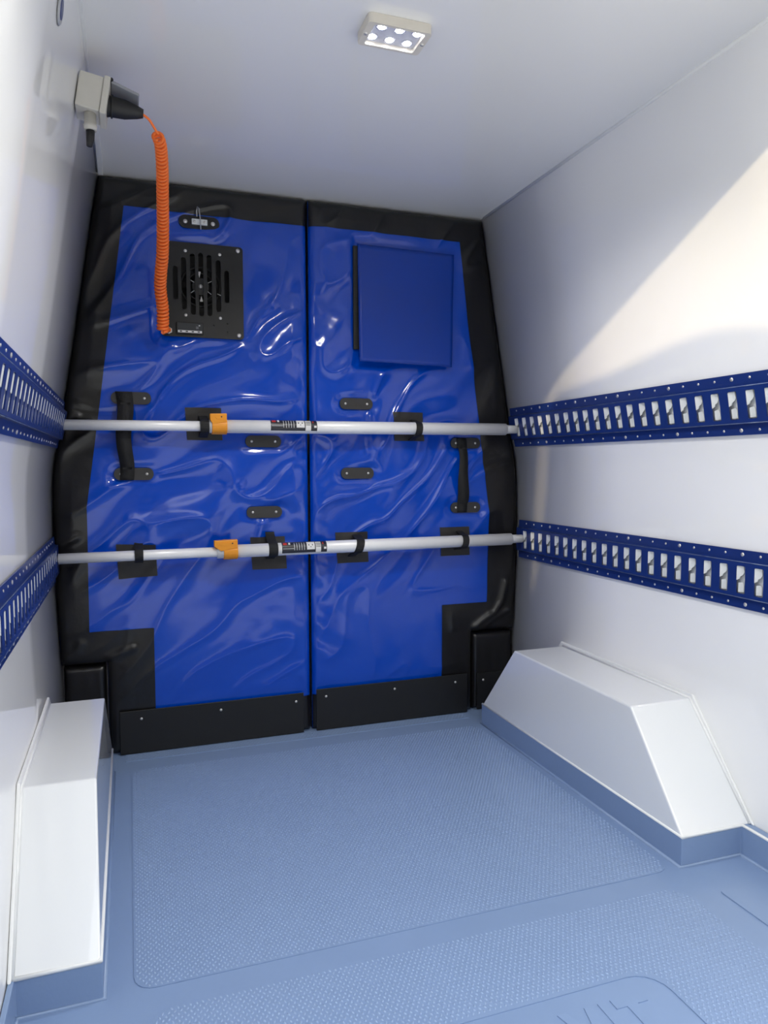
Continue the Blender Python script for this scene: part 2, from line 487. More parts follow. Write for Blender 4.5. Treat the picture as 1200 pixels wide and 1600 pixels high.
# ------------------------------------------------------------------ wheel arch covers
def wheel_arch(s, xi, xt, label):
    t = thing('wheel_arch_cover', label, 'wheel arch', (s * 0.66, 1.68, SK))
    prof = [(1.215, SK), (1.410, 0.29), (1.965 if s > 0 else 1.905, 0.29), (2.146, SK)]
    xw = 0.746
    def xo(z): return float(hw(z)) - 0.0008
    b = MB()
    v = [(s * (xi + 0.002 if z < 0.1 else xt), y, z) for y, z in prof] + [(s * xo(z), y, z) for y, z in prof]
    b.add(v, [(0, 1, 2, 3), (7, 6, 5, 4), (0, 4, 5, 1), (1, 5, 6, 2), (2, 6, 7, 3), (3, 7, 4, 0)])
    b.build('cover', 'arch', t, bevel=0.004)
    # lip against the wall
    lip = MB()
    w = 0.006
    up = [(1.205, SK), (1.404, 0.302), (prof[2][0] + 0.012, 0.302), (2.152, SK)]
    lo = prof
    n = 4
    vv = [(s * (xo(z) - w), y, z) for y, z in up] + [(s * (xo(z) - w), y, z) for y, z in lo] + [(s * xo(z), y, z) for y, z in up] + [(s * xo(z), y, z) for y, z in lo]
    ff = []
    for i in range(3):
        ff += [(i, i + 1, n + i + 1, n + i), (2 * n + i, 3 * n + i, 3 * n + i + 1, 2 * n + i + 1), (i, 2 * n + i, 2 * n + i + 1, i + 1), (n + i, n + i + 1, 3 * n + i + 1, 3 * n + i)]
    ff += [(0, n, 3 * n, 2 * n), (n - 1, 3 * n - 1, 4 * n - 1, 2 * n - 1)]
    lip.add(vv, ff)
    lip.build('wall_lip', 'bead', t, bevel=0.002)
    bd = MB()
    bd.tube([(s * (xo(z) - 0.006), y - 0.001, z + 0.001) for y, z in prof[:3]], 0.004, 8)
    bd.build('sealant_bead', 'bead', t)
    return t
wheel_arch(-1, 0.605, 0.615, 'white wheel arch box on the left, cut off by the picture edge')
wheel_arch(1, 0.550, 0.566, 'white wheel arch box on the right, its sloped end fully in view')

# ------------------------------------------------------------------ noise and the padded surface
_P = np.random.RandomState(11).permutation(256)
_P = np.concatenate([_P, _P])
_G = np.random.RandomState(5).rand(256) * 2 * np.pi
def perlin(x, y):
    xi = np.floor(x).astype(int); yi = np.floor(y).astype(int)
    xf, yf = x - xi, y - yi
    u = xf ** 3 * (xf * (xf * 6 - 15) + 10); w = yf ** 3 * (yf * (yf * 6 - 15) + 10)
    def g(a, b, dx, dy):
        t = _G[_P[_P[a & 255] + (b & 255)]]
        return np.cos(t) * dx + np.sin(t) * dy
    n0 = g(xi, yi, xf, yf) * (1 - u) + g(xi + 1, yi, xf - 1, yf) * u
    n1 = g(xi, yi + 1, xf, yf - 1) * (1 - u) + g(xi + 1, yi + 1, xf - 1, yf - 1) * u
    return (n0 * (1 - w) + n1 * w) * 1.5
SEAM = 0.0035
zs_ = np.linspace(1.692, 0.282, 40)
OUT_L = [(-SEAM, 1.692)] + [(-(hw(z) - 0.003), z) for z in zs_] + [(-0.618, 0.282), (-0.618, 0.004), (-SEAM, 0.004)]
OUT_R = [(SEAM, 1.692)] + [((hw(z) - 0.003), z) for z in zs_] + [(0.577, 0.282), (0.577, 0.004), (SEAM, 0.004)]
TABS = {-1: [(-0.5335, 1.062), (-0.531, 0.840), (-0.1475, 0.9385), (-0.147, 0.7185)],
        1: [(0.1555, 1.0625), (0.1585, 0.838), (0.546, 0.9385), (0.547, 0.718)]}
def edge_dist(X, Z, poly):
    d = np.full(X.shape, 9.0)
    for (x0, z0), (x1, z1) in zip(poly, poly[1:] + poly[:1]):
        dx, dz = x1 - x0, z1 - z0
        t = np.clip(((X - x0) * dx + (Z - z0) * dz) / (dx * dx + dz * dz + 1e-12), 0, 1)
        d = np.minimum(d, np.hypot(X - x0 - t * dx, Z - z0 - t * dz))
    return d
def surf(X, Z, s):
    """depth (y) of the padded face at x, z"""
    X = np.asarray(X, float); Z = np.asarray(Z, float)
    d = edge_dist(X, Z, OUT_L if s < 0 else OUT_R)
    r = 0.022
    q = np.clip(1 - d / r, 0, 1)
    y = YP + 0.018 * (1 - np.sqrt(np.maximum(1 - q * q, 0)))
    # the seam side is a tight narrow roll
    ramp = np.clip(d / 0.05, 0, 1)
    th = math.radians(52 if s > 0 else 38)
    wx = X + 0.05 * perlin(X * 4.1 + 7, Z * 3.7 + s); wz = Z + 0.05 * perlin(X * 3.3 + 31, Z * 4.3 + 3 * s)
    a = wx * math.cos(th) + wz * math.sin(th); b = -wx * math.sin(th) + wz * math.cos(th)
    big = perlin(a * 2.6 + 13 * s, b * 6.5 + 4)
    mid = perlin(a * 5.0 + 40, b * 13.0 + 9 * s)
    fold = 1 - np.abs(perlin(a * 3.0 + 61 * s, b * 8.0 + 17)) * 2.2
    fold = np.clip(fold, 0, 1) ** 3
    calm = np.clip((Z - 0.30) / 0.35, 0.35, 1.0)
    if s > 0:
        calm = calm * np.clip(1.15 - np.abs(X - 0.33) * 0 - np.clip((X - 0.25) / 0.5, 0, 0.5), 0.4, 1)
    fine = perlin(a * 9.0 + 3, b * 27.0 + 5 * s)
    w = 0.0120 * big + 0.0045 * mid - 0.0090 * fold + 0.0004 * fine
    y = y + ramp * calm * w
    # puckers running off the middle seam
    e = np.abs(X) - SEAM
    pk = perlin(Z * 15 + e * 9 * s, Z * 0 + 2.5 * s + e * 3.0)
    y = y - np.exp(-e / 0.06) * np.clip(e / 0.012, 0, 1) * 0.007 * pk * np.clip(d / 0.01, 0, 1)
    # sharp creases pulled into the black border above the corner pads
    for cl, am in ((([(0.585, 0.300), (0.620, 0.325), (0.660, 0.345), (0.690, 0.385), (0.705, 0.450)], 0.010), ([(0.600, 0.288), (0.640, 0.312), (0.680, 0.335), (0.715, 0.350)], 0.007), ([(0.500, 0.300), (0.495, 0.345)], 0.005)) if s > 0
                   else (([(-0.545, 0.322), (-0.575, 0.312), (-0.610, 0.300)], 0.007), ([(-0.730, 0.305), (-0.700, 0.325), (-0.690, 0.345)], 0.006), ([(-0.735, 0.640), (-0.690, 0.660)], 0.006), ([(-0.730, 0.980), (-0.690, 1.010), (-0.680, 1.005)], 0.006))):
        dd = np.full(X.shape, 9.0)
        for (x0, z0), (x1, z1) in zip(cl, cl[1:]):
            dx, dz = x1 - x0, z1 - z0
            t = np.clip(((X - x0) * dx + (Z - z0) * dz) / (dx * dx + dz * dz), 0, 1)
            dd = np.minimum(dd, np.hypot(X - x0 - t * dx, Z - z0 - t * dz))
        y = y - am * np.exp(-(dd / 0.011) ** 2)
    # dimples drawn in by the riveted tabs
    for tx, tz in TABS[s]:
        ex = np.maximum(np.abs(X - tx) - 0.045, 0)
        rr = np.hypot(ex, Z - tz)
        y = y + (YP + 0.0035 - y) * np.exp(-(rr / 0.030) ** 4)
    y = y + (YP + 0.001 - y) * np.clip((0.17 - Z) / 0.03, 0, 1) * ramp
    if s < 0:
        rr = np.hypot(np.maximum(np.abs(X + 0.324) - 0.118, 0), np.maximum(np.abs(Z - 1.385) - 0.138, 0))
        y = y + (YP + 0.004 - y) * np.exp(-(rr / 0.02) ** 2)
    else:
        rr = np.hypot(np.maximum(np.abs(X - 0.33) - 0.17, 0), np.maximum(np.abs(Z - 1.385) - 0.19, 0))
        y = y + (YP + 0.002 - y) * np.exp(-(rr / 0.02) ** 2)
    return y
def Ys(x, z):
    return float(surf(np.array([x]), np.array([z]), -1 if x < 0 else 1)[0])
def strip_patch(left, right, nz, nx, s, off, z0=None, z1=None, rim=0.0):
    """patch between two polylines (lists of (x, z), top to bottom) following the padded face"""
    def samp(pl, t):
        P = np.array(pl, float)
        L = np.concatenate([[0], np.cumsum(np.hypot(*np.diff(P, axis=0).T))]); L /= L[-1]
        return np.interp(t, L, P[:, 0]), np.interp(t, L, P[:, 1])
    t = np.linspace(0, 1, nz)
    lx, lz = samp(left, t); rx, rz = samp(right, t)
    u = np.linspace(0, 1, nx)[:, None]
    X = lx[None] * (1 - u) + rx[None] * u
    Z = lz[None] * (1 - u) + rz[None] * u
    Y = surf(X, Z, s) - off
    return np.stack([X, Y, Z], axis=-1)

def quad_patch(pts, nx, nz, s, off):
    (a, b, c, d) = pts       # top left, top right, bottom right, bottom left
    return strip_patch([a, d], [b, c], nz, nx, s, off)

RIV = dome(0.0042, 0.0022).mesh('rivet', 'steel')
SCR = dome(0.0065, 0.003, 12).mesh('screw', 'steel')
TOCAM = toward((0, -1, 0))
def rivet_at(x, y, z, parent, name='rivet', me=None):
    return link(name, me or RIV, (x, y, z), parent, TOCAM)

def tab_part(x, z, parent, w=0.111, h=0.036, straps=True):
    """rounded riveted tab lying on the pad"""
    y = YP + 0.0005
    v, f = plate(rrect(x - w / 2, x + w / 2, z - h / 2, z + h / 2, h / 2 - 0.001, 6), [], 0.005)
    o = MB().add([(a, y - c, b) for a, b, c in v], f).build('riveted_tab', 'tab', parent, bevel=0.001)
    for sx in (-1, 1):
        rivet_at(x + sx * (w / 2 - 0.019), y - 0.005, z, o)
    return o

BAR_Y, BARU, BARL = 2.226, 0.980, 0.606
def hook_strap(parent, px0, px1, pz0, pz1, lx0, lx1, barz, rad, s, tilt=0.0, tail=(0.0, 0.0), lean=0.0):
    """black patch sewn on the pad and the strap looped round the bar in front of it"""
    A = quad_patch([(px0, pz1 + tilt), (px1, pz1), (px1 + 0.004, pz0), (px0 + 0.006, pz0 - tilt)], 12, 12, s, 0.003)
    p = MB().grid(A).build('strap_patch', 'patch', parent)
    n = 28
    xm = (lx0 + lx1) / 2
    yb = YP - 0.006
    V = []
    ring = []
    for k in range(n + 1):
        a = -math.pi / 2 + 2 * math.pi * k / n       # start at back
        ring.append((math.cos(a), math.sin(a)))
    r0 = rad + 0.0012
    loop = [(yb, barz + r0 * 1.2 + tail[0])] + [(yb - 0.006, barz + r0 * 1.25 + tail[0] * 0.5)]
    for k in range(0, 15):
        a = math.radians(70 + 220 * k / 14)
        loop.append((BAR_Y + r0 * math.cos(a), barz + r0 * math.sin(a)))
    loop += [(yb - 0.006, barz - r0 * 1.25 - tail[1] * 0.5), (yb, barz - r0 * 1.2 - tail[1])]
    th = 0.0028
    m = len(loop)
    vv, ff = [], []
    for i, (y, z) in enumerate(loop):
        a = Vector(loop[max(i - 1, 0)]); c = Vector(loop[min(i + 1, m - 1)])
        t = (c - a).normalized()
        nn = Vector((-t.y, t.x))
        if nn.dot(Vector((y - BAR_Y, z - barz))) < 0: nn = -nn
        dx = lean * (z - barz)
        for x, o_ in ((lx0, 0), (lx1, 0), (lx1, th), (lx0, th)):
            vv.append((x + dx, y + nn.x * o_, z + nn.y * o_))
    for i in range(m - 1):
        for k in range(4):
            ff.append((4 * i + k, 4 * i + (k + 1) % 4, 4 * i + 4 + (k + 1) % 4, 4 * i + 4 + k))
    ff += [(0, 1, 2, 3), tuple(4 * (m - 1) + k for k in range(4))]
    MB().add(vv, ff).build('strap_loop', 'web', p)
    return p

def pull_strap(parent, xa0, xa1, za, xb0, xb1, zb, bow):
    """webbing handle bowed out between two tabs"""
    n = 26
    vv, ff = [], []
    for i in range(n + 1):
        t = i / n
        z = za + (zb - za) * t
        x0 = xa0 + (xb0 - xa0) * t + 0.004 * math.sin(t * 9); x1 = xa1 + (xb1 - xa1) * t + 0.004 * math.sin(t * 9)
        k = min(t, 1 - t)
        y = YP - 0.0075 - bow * (math.sin(math.pi * min(max((t - 0.12) / 0.76, 0), 1)) ** 0.8 if 0.12 < t < 0.88 else 0)
        tw = 0.006 * math.sin(t * 6.0) if 0.15 < t < 0.85 else 0
        vv += [(x0, y - tw, z), (x1, y + tw, z), (x1, y + tw + 0.002, z), (x0, y - tw + 0.002, z)]
    for i in range(n):
        for k in range(4):
            ff.append((4 * i + k, 4 * i + (k + 1) % 4, 4 * i + 4 + (k + 1) % 4, 4 * i + 4 + k))
    ff += [(0, 1, 2, 3), tuple(4 * n + k for k in range(4))]
    return MB().add(vv, ff, True).build('pull_strap', 'web', parent)

# ------------------------------------------------------------------ the two padded partition panels
def padded_panel(s, label):
    t = thing('padded_panel', label, 'padded panel', (s * 0.33, YP + 0.03, 0.0), 'padded partition panels')
    xc = 0.618 if s < 0 else 0.577
    # cover: full face, upper part and the narrower foot
    zt = np.linspace(1.6915, 0.2825, 290)
    L = [(s * (hw(z) - 0.0035), z) for z in zt]
    Rr = [(s * (SEAM + 0.0005), z) for z in zt]
    Au = strip_patch(L, Rr, 290, 150, s, 0.0)
    zb = np.linspace(0.2825, 0.0045, 60)
    Al = strip_patch([(s * (xc - 0.0005), z) for z in zb], [(s * (SEAM + 0.0005), z) for z in zb], 60, 130, s, 0.0)
    b = MB()
    for A in (Au, Al):
        nu, nv = A.shape[:2]
        fs = []
        for i in range(nu - 1):
            for j in range(nv - 1):
                c = (A[i, j] + A[i + 1, j + 1]) / 2
                if s < 0 and -0.415 < c[0] < -0.236 and 1.300 < c[2] < 1.505: continue   # opening for the fan
                fs.append((i * nv + j, (i + 1) * nv + j, (i + 1) * nv + j + 1, i * nv + j + 1))
        b.add(A.reshape(-1, 3), fs, True)
    b.build('cover', 'blue', t, recalc=False)
    # rolled sides of the pad, back to the bulkhead
    sd_ = MB()
    out = OUT_L if s < 0 else OUT_R
    P = np.array(out)
    n = len(out)
    Yf = surf(P[:, 0], P[:, 1], s) - 0.0005
    sd_.add([(x, y, z) for (x, z), y in zip(out, Yf)] + [(x, YB - 0.004, z) for x, z in out], [(i, (i + 1) % n, (i + 1) % n + n, i + n) for i in range(n)])
    sd_.build('side_band', 'black', t)
    # black border strips sewn over the blue face
    if s < 0:
        be = [(-0.541, 1.609), (-0.662, 0.745), (-0.665, 0.378)]
        top = [(-SEAM - 0.0005, 1.609)]
        inner = -0.485
        step_z, foot_top = 0.378, 0.128
    else:
        be = [(0.522, 1.611), (0.637, 0.70), (0.631, 0.384)]
        inner = 0.459
        step_z, foot_top = 0.384, 0.128
    xt = be[0][0]
    A = quad_patch([(s * (hw(1.691) - 0.004), 1.691), (s * (SEAM + 0.001), 1.691), (s * (SEAM + 0.001), be[0][1]), (s * (hw(1.609) - 0.004), be[0][1])], 130, 26, s, 0.0016)
    MB().grid(A).build('top_border', 'black', t)
    zz = np.linspace(be[0][1] + 0.01, step_z - 0.01, 170)
    lx = [(s * (hw(z) - 0.004), z) for z in zz]
    bz = [(float(np.interp(z, [p[1] for p in be][::-1], [p[0] for p in be][::-1])), z) for z in zz]
    A = strip_patch(lx, bz, 170, 22, s, 0.0021)
    MB().grid(A).build('side_border', 'black', t)
    A = quad_patch([(s * (hw(0.35) - 0.004), step_z), (inner, step_z), (inner, 0.284), (s * (hw(0.284) - 0.004), 0.284)], 44, 24, s, 0.0027)
    MB().grid(A).build('step_border', 'black', t)
    A = quad_patch([(s * (xc - 0.001), 0.2855), (inner, 0.2855), (inner, 0.006), (s * (xc - 0.001), 0.006)], 28, 44, s, 0.0027)
    MB().grid(A).build('foot_border', 'black', t)
    # band along the very bottom, below the blue, seen beside the kick plate
    A = quad_patch([(inner + s * -0.002, 0.118), (s * (SEAM + 0.001), 0.118), (s * (SEAM + 0.001), 0.006), (inner + s * -0.002, 0.006)], 60, 16, s, 0.0022)
    MB().grid(A).build('bottom_border', 'black', t)
    # kick plate with three rivets
    if s < 0: kx0, kx1, kz = -0.588, -0.030, 0.133
    else: kx0, kx1, kz = 0.012, 0.552, 0.139
    k = MB().box(kx0, kx1, YP - 0.014, YP - 0.010, 0.003, kz, bev=0.0012).build('kick_plate', 'plate', t)
    for fx in (0.11, 0.53, 0.955) if s < 0 else (0.06, 0.50, 0.915):
        rivet_at(kx0 + (kx1 - kx0) * fx, YP - 0.014, kz - 0.026, k)
    for (x, z) in TABS[s]:
        tab_part(x, z, t)
    return t
pl = padded_panel(-1, 'blue padded panel with black border, left half, fan set into it')
pr = padded_panel(1, 'blue padded panel with black border, right half, with window flap')
pull_strap(pl, -0.577, -0.531, 1.080, -0.572, -0.533, 0.822, 0.022)
pull_strap(pr, 0.510, 0.546, 0.956, 0.512, 0.548, 0.702, 0.024)
hook_strap(pl, -0.383, -0.276, 0.941, 1.038, -0.343, -0.318, BARU, 0.018, -1, tail=(0.014, 0.006))
hook_strap(pr, 0.279, 0.389, 0.944, 1.039, 0.338, 0.360, BARU, 0.020, 1, tail=(0.006, 0.006), lean=0.10)
hook_strap(pl, -0.586, -0.475, 0.535, 0.629, -0.535, -0.511, BARL, 0.015, -1, tilt=0.005, tail=(0.012, 0.010))
hook_strap(pl, -0.192, -0.083, 0.538, 0.640, -0.146, -0.118, BARL, 0.019, -1, tail=(0.026, 0.008))
hook_strap(pr, 0.083, 0.193, 0.545, 0.646, 0.132, 0.158, BARL, 0.020, 1, tail=(0.004, 0.012), lean=0.25)
hook_strap(pr, 0.449, 0.560, 0.553, 0.652, 0.506, 0.528, BARL, 0.020, 1, tail=(0.004, 0.004), lean=0.12)
# window flap on the right panel
bk = MB().box(0.146, 0.480, YP - 0.010, YP - 0.001, 1.236, 1.562, bev=0.001).build('flap_backing', 'plate', pr)
n1, n2 = 30, 30
U, W_ = np.meshgrid(np.linspace(0, 1, n1), np.linspace(0, 1, n2), indexing='ij')
X = 0.160 + U * (0.336 - 0.010 * W_); Z = 1.568 - 0.005 * U - W_ * (0.372)
Y = YP - 0.014 - 0.016 * W_ ** 1.6 * (1 - 0.55 * U) - 0.004 * np.sin(U * 3.1) * W_ + 0.0015 * np.sin(W_ * 9 + U * 4) * W_
front = np.stack([X, Y, Z], -1); back = np.stack([X, Y + 0.003, Z], -1)
b = MB().grid(front)
k0 = len(b.v); b.grid(back)
rim = [(i, 0) for i in range(n1)] + [(n1 - 1, j) for j in range(1, n2)] + [(i, n2 - 1) for i in range(n1 - 2, -1, -1)] + [(0, j) for j in range(n2 - 2, 0, -1)]
ri = [i * n2 + j for i, j in rim]
for a, c in zip(ri, ri[1:] + ri[:1]):
    b.f.append((a, c, k0 + c, k0 + a)); b.s.append(False)
b.build('window_flap', 'flap', pr)

# black corner pads filling the lower corners beside the panels
def corner_pad(s, x0, x1, label):
    t = thing('corner_pad', label, 'pad', (s * (x0 + x1) / 2, YP + 0.03, 0.0), 'corner pads')
    nu, nv = 26, 40
    u, w = np.meshgrid(np.linspace(0, 1, nu), np.linspace(0, 1, nv), indexing='ij')
    X = x0 + u * (x1 - x0); Z = 0.004 + w * 0.270
    d = np.minimum(np.minimum(X - x0, x1 - X), np.minimum(Z - 0.004, 0.274 - Z))
    q = np.clip(1 - d / 0.016, 0, 1)
    Y = YP + 0.004 + 0.016 * (1 - np.sqrt(np.maximum(1 - q * q, 0))) + 0.0015 * perlin(X * 30, Z * 12 + s) * (1 - q)
    b = MB().grid(np.stack([s * X, Y, Z], -1))
    ring = [(i, 0) for i in range(nu)] + [(nu - 1, j) for j in range(1, nv)] + [(i, nv - 1) for i in range(nu - 2, -1, -1)] + [(0, j) for j in range(nv - 2, 0, -1)]
    ix = [i * nv + j for i, j in ring]
    k0 = len(b.v)
    b.v += [(b.v[i][0], YB - 0.004, b.v[i][2]) for i in ix]
    m = len(ix)
    for i in range(m):
        b.f.append((ix[i], ix[(i + 1) % m], k0 + (i + 1) % m, k0 + i)); b.s.append(False)
    b.build('pad', 'black', t)
    k = MB().box(min(s * (x0 + 0.012), s * (x1 - 0.01)), max(s * (x0 + 0.012), s * (x1 - 0.01)), YP - 0.0035, YP + 0.0005, 0.004, 0.132, bev=0.001).build('kick_plate', 'plate', t)
    rivet_at(s * (x0 + 0.036), YP - 0.0035, 0.107, k)
corner_pad(-1, 0.624, 0.738, 'small black corner pad behind the left wheel arch box')
corner_pad(1, 0.583, 0.738, 'small black corner pad behind the right wheel arch box')

# ------------------------------------------------------------------ fan unit
fan = thing('fan_unit', 'black slotted fan plate with small display, screwed to the blue padding', 'fan', (-0.324, YP, 1.247))
FC = (-0.3275, 1.4025)
sl = [(-0.402, 1.451, 1.356), (-0.3775, 1.478, 1.328), (-0.352, 1.491, 1.314), (-0.328, 1.495, 1.310), (-0.3035, 1.491, 1.313), (-0.277, 1.478, 1.327), (-0.2525, 1.449, 1.355)]
holes = [rrect(x - 0.0072, x + 0.0072, zb - 0.001, zt_ + 0.001, 0.007, 5) for x, zt_, zb in sl]
holes += [circle(-0.293, 1.284, 0.003), circle(-0.253, 1.292, 0.003), circle(-0.253, 1.267, 0.003)]
v, f = plate(rrect(-0.444, -0.2035, 1.247, 1.523, 0.010), holes, 0.004)
PF = YP - 0.007
MB().add([(a, PF + 0.004 - c, b_) for a, b_, c in v], f).build('plate', 'plate', fan)
# duct behind the plate
b = MB()
b.box(-0.418, -0.233, YP + 0.060, YP + 0.064, 1.297, 1.508)
b.box(-0.418, -0.414, PF + 0.005, YP + 0.060, 1.297, 1.508)
b.box(-0.237, -0.233, PF + 0.005, YP + 0.060, 1.297, 1.508)
b.box(-0.418, -0.233, PF + 0.005, YP + 0.060, 1.297, 1.301)
b.box(-0.418, -0.233, PF + 0.005, YP + 0.060, 1.504, 1.508)
b.build('duct', 'rubber', fan)
MB().box(-0.438, -0.209, PF + 0.0042, PF + 0.0052, 1.251, 1.2965).build('added_dark_sheet', 'rubber', fan)  # black sheet added so the small plate holes read dark
rt = MB()
ring = [(FC[0] + 0.058 * math.cos(a), YP + 0.020, FC[1] + 0.058 * math.sin(a)) for a in np.linspace(0, 2 * math.pi, 41)]
rt.tube(ring, 0.0035, 8, caps=False)
rt.build('fan_ring', 'plate', fan)
ring2 = MB().tube([(FC[0] + 0.040 * math.cos(a), YP + 0.018, FC[1] + 0.040 * math.sin(a)) for a in np.linspace(0, 2 * math.pi, 41)], 0.0016, 6, caps=False)
ring2.build('guard_ring', 'tab', fan)
hub = MB().cyl((FC[0], YP + 0.012, FC[1]), (FC[0], YP + 0.045, FC[1]), 0.026, n=28).build('hub', 'tab', fan, bevel=0.002)
link('hub_screw', SCR, (FC[0], YP + 0.012, FC[1]), hub, TOCAM)
for k in range(7):
    a0 = 2 * math.pi * k / 7 + 0.3
    vv, nr, nt_ = [], 5, 5
    A = np.zeros((nr, nt_, 3))
    for i in range(nr):
        r = 0.025 + 0.031 * i / (nr - 1)
        for j in range(nt_):
            a = a0 + 0.25 * i / (nr - 1) + 0.62 * j / (nt_ - 1)
            A[i, j] = (FC[0] + r * math.cos(a), YP + 0.040 - 0.018 * j / (nt_ - 1), FC[1] + r * math.sin(a))
    MB().grid(A).build('blade', 'plate', fan, recalc=False)
for x, z, up in ((-0.331, 1.444, 1), (-0.326, 1.358, -1)):     # white pieces painted for light showing between the blades, behind the middle slot
    MB().prism([(x - 0.005, z + up * 0.001), (x + 0.004, z + up * 0.001), (x, z - up * 0.017)], 'y', YP + 0.009, YP + 0.011).build('painted_gap_light', 'white', fan)
for x, z in ((-0.3525, 1.416), (-0.300, 1.417), (-0.3525, 1.384), (-0.302, 1.384), (-0.273, 1.381)):
    q = math.atan2(z - FC[1], x - FC[0])
    MB().tube([(x - 0.007 * math.cos(q), YP + 0.010, z - 0.007 * math.sin(q)), (x + 0.006 * math.cos(q), YP + 0.010, z + 0.006 * math.sin(q))], 0.0012, 6).build('guard_spoke', 'galv', fan)
for x, z, big in ((-0.372, 1.4985, 0), (-0.272, 1.496, 0), (-0.218, 1.512, 1), (-0.374, 1.311, 0), (-0.273, 1.308, 0), (-0.218, 1.2595, 1), (-0.432, 1.512, 1)):
    o = link('screw', SCR, (x, PF, z), fan, TOCAM)
    if not big: o.scale = (0.75, 0.75, 0.75)
dsp = MB().box(-0.402, -0.325, PF - 0.006, PF + 0.001, 1.255, 1.289, bev=0.0015).build('display', 'rubber', fan)
MB().box(-0.398, -0.329, PF - 0.0072, PF - 0.0055, 1.2665, 1.286).build('screen', 'lcd', dsp)
MB().box(-0.398, -0.329, PF - 0.0074, PF - 0.0055, 1.2585, 1.2650).build('button_strip', 'white', dsp)
for k in range(4):
    MB().box(-0.393 + k * 0.0172, -0.3865 + k * 0.0172, PF - 0.0082, PF - 0.0060, 1.2603, 1.2633).build('button', 'rubber', dsp)
MB().box(-0.338, -0.334, PF - 0.0078, PF - 0.0068, 1.279, 1.282).build('indicator', 'white', dsp)
for r_ in range(2):
    MB().box(-0.346, -0.3385, PF - 0.0076, PF - 0.0068, 1.2755 - r_ * 0.004, 1.2765 - r_ * 0.004).build('screen_mark', 'grey', dsp)
# threaded cable gland on the plate
MB().cyl((-0.424, PF, 1.262), (-0.424, PF - 0.010, 1.262), 0.010, n=6).build('gland_nut', 'steel', fan)

# small bracket above the fan
br = thing('contact_bracket', 'small black bracket with bright screws and a wire loop above the fan', 'bracket', (-0.33, YP - 0.002, 1.566))
v, f = plate(rrect(-0.389, -0.271, 1.566, 1.604, 0.0185, 6), [], 0.006)
MB().add([(a, YP + 0.002 - c, b_) for a, b_, c in v], f).build('base', 'plate', br, bevel=0.001)
for x in (-0.370, -0.290):
    link('screw', SCR, (x, YP - 0.004, 1.585), br, TOCAM)
MB().box(-0.352, -0.307, YP - 0.012, YP - 0.003, 1.577, 1.593, bev=0.001).build('contact_block', 'galv', br)
for x in (-0.344, -0.315):
    o = link('terminal_screw', RIV, (x, YP - 0.012, 1.585), br, TOCAM)
MB().tube([(-0.327, YP - 0.016, 1.562), (-0.328, YP - 0.017, 1.590), (-0.331, YP - 0.016, 1.622), (-0.335, YP - 0.014, 1.628), (-0.338, YP - 0.012, 1.615), (-0.337, YP - 0.010, 1.600)], 0.0017, 8).build('wire_loop', 'grey', br)

